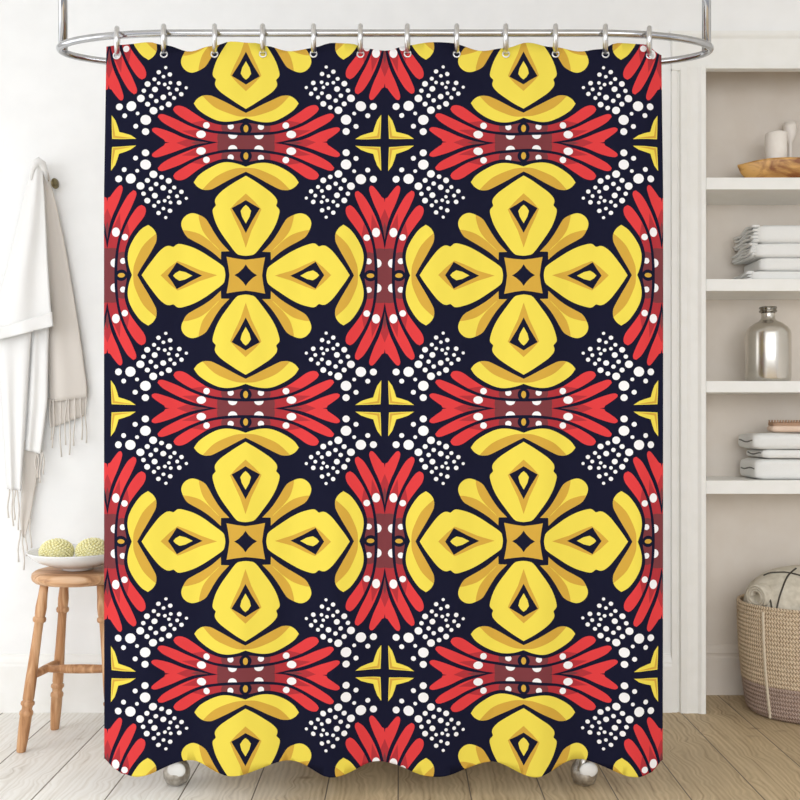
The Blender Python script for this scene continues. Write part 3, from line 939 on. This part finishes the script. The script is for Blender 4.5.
# second shelf: four folded linen towels with fanned left ends
zz = SH[1] + .0005
fy, byk = 3.89, 4.10
scale2 = fy / F
H2 = [.0385, .0585, .0595, .078]           # bottom to top
hs = [(278.5 - 268.5) * scale2, (268.5 - 255) * scale2, (255 - 240.5) * scale2, (240.5 - 222) * scale2]
lx = [752, 761, 756, 758]; fan = [731, 744, 736, 742]
desc = ['bottom towel of the folded white linen stack on the second shelf, thinnest layer', 'second towel from the bottom of the white linen stack, its end set back',
        'second towel from the top of the white linen stack, with a fanned end', 'topmost towel of the folded white linen stack on the second shelf']
for i in range(4):
    x0 = P(lx[i], 0, fy).x; z1 = zz + hs[i]
    th = thing('folded_towel', desc[i], 'towel', (1.7, 3.98, zz), 'white linen towels on the second shelf')
    bm = bmesh.new(); soft_slab(bm, (x0, fy, zz), (1.93, byk, z1 - .0012), hs[i] * .3, i * 3.1, .001)
    link('towel_body', bm, M['towel'], th)
    if i != 1:
        bm = bmesh.new()
        wave_layers(bm, x0 - .016, x0 + .012, byk - .01, fy + .010, zz + .0005, z1 - .0015, 5 if i else 4, .030 if i else .018, i)
        link('folded_end', bm, M['towel'], th)
    zz = z1

# third shelf: silvered bottle
bxx, byy = P(768, 0, 3.95).x, 3.95; zb = SH[2] + .0005
bm = bmesh.new()
R = .0935
lathe(bm, [(0, 0), (R * .86, 0), (R * .95, .004), (R, .014), (R, .205), (R * .97, .218), (R * .86, .234), (R * .62, .252), (R * .40, .262), (.029, .272), (.027, .292), (.029, .296),
           (.0, .296)], (bxx, byy, zb), 64)
o = link('bottle', bm, M['silver']); at_base(o, (bxx, byy, zb))
tag(o, 'stout silvered glass bottle alone on the third shelf', 'bottle')
bm = bmesh.new(); lathe(bm, [(0, .2963), (.027, .2963), (.036, .300), (.037, .306), (.031, .311), (.037, .316), (.036, .322), (.028, .324), (0, .318)], (bxx, byy, zb), 40)
o2 = link('stopper', bm, M['dsilver'], o); o2['label'] = 'dark silver stopper'

# fourth shelf: folded terry towels and a brush
zz = SH[3] + .0005; fy = 3.885
lv = [(740, 756, 458.5, 'bottom fluffy white towel with a grey end line on the fourth shelf'), (745, 763, 449.5, 'middle fluffy white towel with a grey end line, narrow and set back from the left'),
      (742, 754, 433.0, 'top fluffy white towel with a grey end line, under the wooden brush')]
for i, (xa, xb, yt, lab) in enumerate(lv):
    z1 = P(0, yt, fy).z
    th = thing('terry_towel', lab, 'towel', (1.7, 3.98, zz), 'fluffy towels on the fourth shelf')
    bm = bmesh.new()
    x0 = P(xb, 0, fy).x
    zm = zz + (z1 - zz) * .5
    soft_slab(bm, (x0, fy, zz), (1.93, 4.09, z1 - .0025), min((z1 - zz) * .46, .026), 11 + i * 2, .004)
    link('towel_body', bm, M['towel'], th)
    bm = bmesh.new()
    pts = [(x0 + .001 - .002 * math.sin(PI * t), fy + .020 + .15 * t, zm + .004 * math.sin(t * 6 + i)) for t in [k / 14 for k in range(15)]]
    tube(bm, pts, .0030, 8)
    link('end_line', bm, M['linegrey'], th)  # thin grey line halfway up the towel's left end
    zz = z1
brx = P(771, 0, 3.93).x
bt = thing('bath_brush', 'pinkish beech wood bath brush lying on the top fluffy towel', 'brush', (brx + .12, 3.95, zz + .003))
bm = bmesh.new()
soft_slab(bm, (brx, 3.915, zz + .003), (brx + .26, 3.985, zz + .033), .0145, 3, .0008)
link('brush_back', bm, M['brush'], bt)
bm = bmesh.new()
soft_slab(bm, (brx + .006, 3.92, zz + .030), (brx + .25, 3.98, zz + .046), .004, 5, .0005)
for k in range(20):
    for j in range(3):
        x = brx + .012 + k * .012; y = 3.919 + j * .029
        bmesh.ops.create_cone(bm, cap_ends=True, segments=6, radius1=.0042, radius2=.0036, depth=.012, matrix=Matrix.Translation((x, y, zz + .049)))
br_ = link('bristles', bm, M['bristle'], bt)
br_['label'] = 'brown bristle tufts'

# ------------------------------------------------------------ basket with rolled blanket
kx, ky = 1.750, 3.882
RH = .458
bas = thing('rope_basket', 'braided rope basket with a mauve lower band at the foot of the shelving', 'basket', (kx, ky, 0))


def basket_wall(z0, z1, name, mat):
    bm = bmesh.new(); n = int((z1 - z0) / ROW * 6); seg = 120; rings = []; inn = []
    for j in range(n + 1):
        z = z0 + (z1 - z0) * j / n; t = z / RH
        bul = math.sqrt(max(0, math.sin(PI * ((z / ROW) % 1)))) * .0045
        rx_ = .268 + .040 * t + .010 * math.sin(PI * t) - (.02 * (1 - z / .03) ** 2 if z < .03 else 0); ry_ = rx_ * .765
        rings.append([bm.verts.new((kx + (rx_ + bul) * math.cos(2 * PI * k / seg), ky + (ry_ + bul) * math.sin(2 * PI * k / seg), z)) for k in range(seg)])
        inn.append([bm.verts.new((kx + (rx_ - .010) * math.cos(2 * PI * k / seg), ky + (ry_ - .010) * math.sin(2 * PI * k / seg), z)) for k in range(seg)])
    for S_, fl in ((rings, 0), (inn, 1)):
        for a, b in zip(S_[:-1], S_[1:]):
            for k in range(seg):
                q = (a[k], a[(k + 1) % seg], b[(k + 1) % seg], b[k]); bm.faces.new(q[::-1] if fl else q)
    for a, b in ((rings[-1], inn[-1]), (inn[0], rings[0])):
        for k in range(seg): bm.faces.new((a[k], a[(k + 1) % seg], b[(k + 1) % seg], b[k]))
    return link(name, bm, mat, bas)


ZB = .142
basket_wall(ZB + .0001, RH, 'basket_wall', M['rope'])
o = basket_wall(0.001, ZB, 'lower_band', M['ropem']); o['label'] = 'mauve lower band'
bm = bmesh.new(); lathe(bm, [(0, .001), (.25, .001), (.25, .008), (0, .008)], (kx, ky, 0), 64, 1, .765); link('basket_base', bm, M['ropem'], bas)
bm = bmesh.new()
seg = 120
rm = [(kx + (.304) * math.cos(2 * PI * k / seg), ky + (.304 * .765) * math.sin(2 * PI * k / seg), RH + .004) for k in range(seg)]
tube(bm, rm, .0085, 8, closed=True); link('rim', bm, M['rope'], bas)
# vertical rope stitch down the front
bm = bmesh.new(); pts = []
a0 = None
for k in range(61):
    z = RH - .01 - (RH - .02) * k / 60; t = z / RH
    rx_ = .268 + .040 * t + .010 * math.sin(PI * t) + .006; ry_ = rx_ * .765
    px = 763 + .4 * math.sin(k * 1.6)
    # angle whose point lies under the handle stitch
    ang = -2.57 + .02 * (1 - t)
    pts.append((kx + rx_ * math.cos(ang) + .0012 * math.sin(k * 1.9), ky + ry_ * math.sin(ang) - .002, z))
tube(bm, pts, [.0046 + .0022 * (k % 2) for k in range(61)], 8); link('rope_stitch', bm, M['stitch'], bas)

# rolled blanket: spiral roll standing out over the rim, plus a draped body
bl = thing('rolled_blanket', 'cream rolled blanket with charcoal lines inside the rope basket', 'blanket', (kx, ky, .02))
bm = bmesh.new()


BLP = [(-.285, .485), (-.265, .525), (-.235, .560), (-.19, .588), (-.14, .606), (-.06, .618), (.06, .618), (.16, .59), (.24, .54), (.275, .47)]


def bl_pt(u, v):
    """u along the length (x), v around the visible half"""
    x = -.283 + .555 * u
    hgt = interp(BLP, x)
    r = min(.172, .222 * math.sqrt(max(0.002, 1 - (x / .29) ** 2)))
    a = PI * v
    y = r * math.cos(a)
    z = .30 + (hgt - .30) * (abs(math.sin(a)) ** .55) + .010 * noise.noise(Vector((x * 9, a * 2, 3)))
    return Vector((kx + x, ky + y, z))


nu, nv = 48, 24
g = [[bm.verts.new(bl_pt(i / nu, j / nv)) for j in range(nv + 1)] for i in range(nu + 1)]
for i in range(nu):
    for j in range(nv): bm.faces.new((g[i][j], g[i + 1][j], g[i + 1][j + 1], g[i][j + 1]))
bm.faces.new(g[0]); bm.faces.new(g[-1][::-1]); bm.faces.new([g[i][0] for i in range(nu + 1)] + [g[i][nv] for i in range(nu, -1, -1)])
link('folded_blanket', bm, M['blanket'], bl)
# the roll end at the left
bm = bmesh.new()
rc = Vector((1.476, 3.800, .502)); ax = Vector((.86, .50, .02)).normalized()
e1 = Vector((-ax.y, ax.x, 0)).normalized(); e2 = ax.cross(e1)
if e2.z < 0: e2 = -e2
n = 90; turns = 2.6; inn_, out_ = [], []
for k in range(n + 1):
    a = 2 * PI * turns * k / n; r = .018 + .026 * k / n
    th_ = .0095
    d = e1 * math.cos(a) + e2 * math.sin(a)
    row = []
    for s, rr in ((0, r), (.006, r + th_ * .5), (0, r + th_)): row.append(rc + d * rr - ax * s)
    far = [rc + d * (r + th_) + ax * .11, rc + d * r + ax * .11]
    row = [bm.verts.new(p) for p in row + far]
    inn_.append(row)
for a, b in zip(inn_[:-1], inn_[1:]):
    for k in range(5): bm.faces.new((a[k], a[(k + 1) % 5], b[(k + 1) % 5], b[k]))
bm.faces.new(inn_[0]); bm.faces.new(inn_[-1][::-1])
link('rolled_end', bm, M['blanket'], bl)
# woven lines crossing the blanket
for (u0, v0), (u1, v1), bow in (((.035, .58), (.10, .93), .025), ((.13, .51), (.42, .74), .02), ((.12, .90), (.36, .55), -.04), ((.42, .60), (.70, .95), .04), ((.60, .92), (.92, .60), .03)):
    bm = bmesh.new(); pts = []
    for k in range(25):
        t = k / 24
        u = u0 + (u1 - u0) * t + bow * math.sin(PI * t); v = v0 + (v1 - v0) * t
        p = bl_pt(u, v); q = p - Vector((kx + (u - .5) * .5, ky, .36)); q.x = 0
        pts.append(p + q.normalized() * .001)
    tube(bm, pts, .0036, 8); o = link('woven_line', bm, M['line'], bl); o['label'] = 'charcoal woven line'

# ------------------------------------------------------------ light, world, camera
w = bpy.data.worlds.new('World'); bpy.context.scene.world = w; w.use_nodes = True
nt = w.node_tree; bg = nt.nodes['Background']
tc = nt.nodes.new('ShaderNodeTexCoord'); sp = nt.nodes.new('ShaderNodeSeparateXYZ'); nt.links.new(tc.outputs['Generated'], sp.inputs[0])
f = mathn(nt, 'ADD', mathn(nt, 'MULTIPLY', sp.outputs['Z'], 0.5), 0.5, clamp=True)
nt.links.new(ramp(nt, f, [(0.30, (0.36, 0.365, 0.38, 1)), (0.52, (0.78, 0.80, 0.84, 1)), (0.75, (0.95, 0.975, 1.0, 1))]), bg.inputs['Color'])
bg.inputs['Strength'].default_value = 1.28


def area(name, loc, target, sx, sy, power, col):
    l = bpy.data.lights.new(name, 'AREA'); l.shape = 'RECTANGLE'; l.size = sx; l.size_y = sy; l.energy = power; l.color = col
    o = bpy.data.objects.new(name, l); C.objects.link(o); o.location = loc
    o.rotation_euler = (Vector(target) - Vector(loc)).to_track_quat('-Z', 'Y').to_euler()
    return o


area('window_daylight', (XL - .25, (wy0 + wy1) / 2, 1.7), (0, 3.0, 1.0), 2.1, 2.2, 26, (0.98, 0.99, 1.0))
area('front_fill', (0.6, -1.9, 2.0), (0.9, 3.8, 1.2), 5.0, 2.2, 104, (0.97, 0.985, 1.0))  # added fill lamp behind the camera to even out the light; no window here

cam = bpy.data.cameras.new('Camera'); co = bpy.data.objects.new('Camera', cam); C.objects.link(co)
co.location = (0, 0, CZ); co.rotation_euler = (PI / 2, 0, 0)
cam.sensor_width = 36; cam.lens = F / 800 * 36; cam.shift_y = 0.025
sc_ = bpy.context.scene; sc_.camera = co
sc_.view_settings.view_transform = 'Standard'; sc_.view_settings.look = 'None'; sc_.view_settings.exposure = 0.0; sc_.view_settings.gamma = 1.0
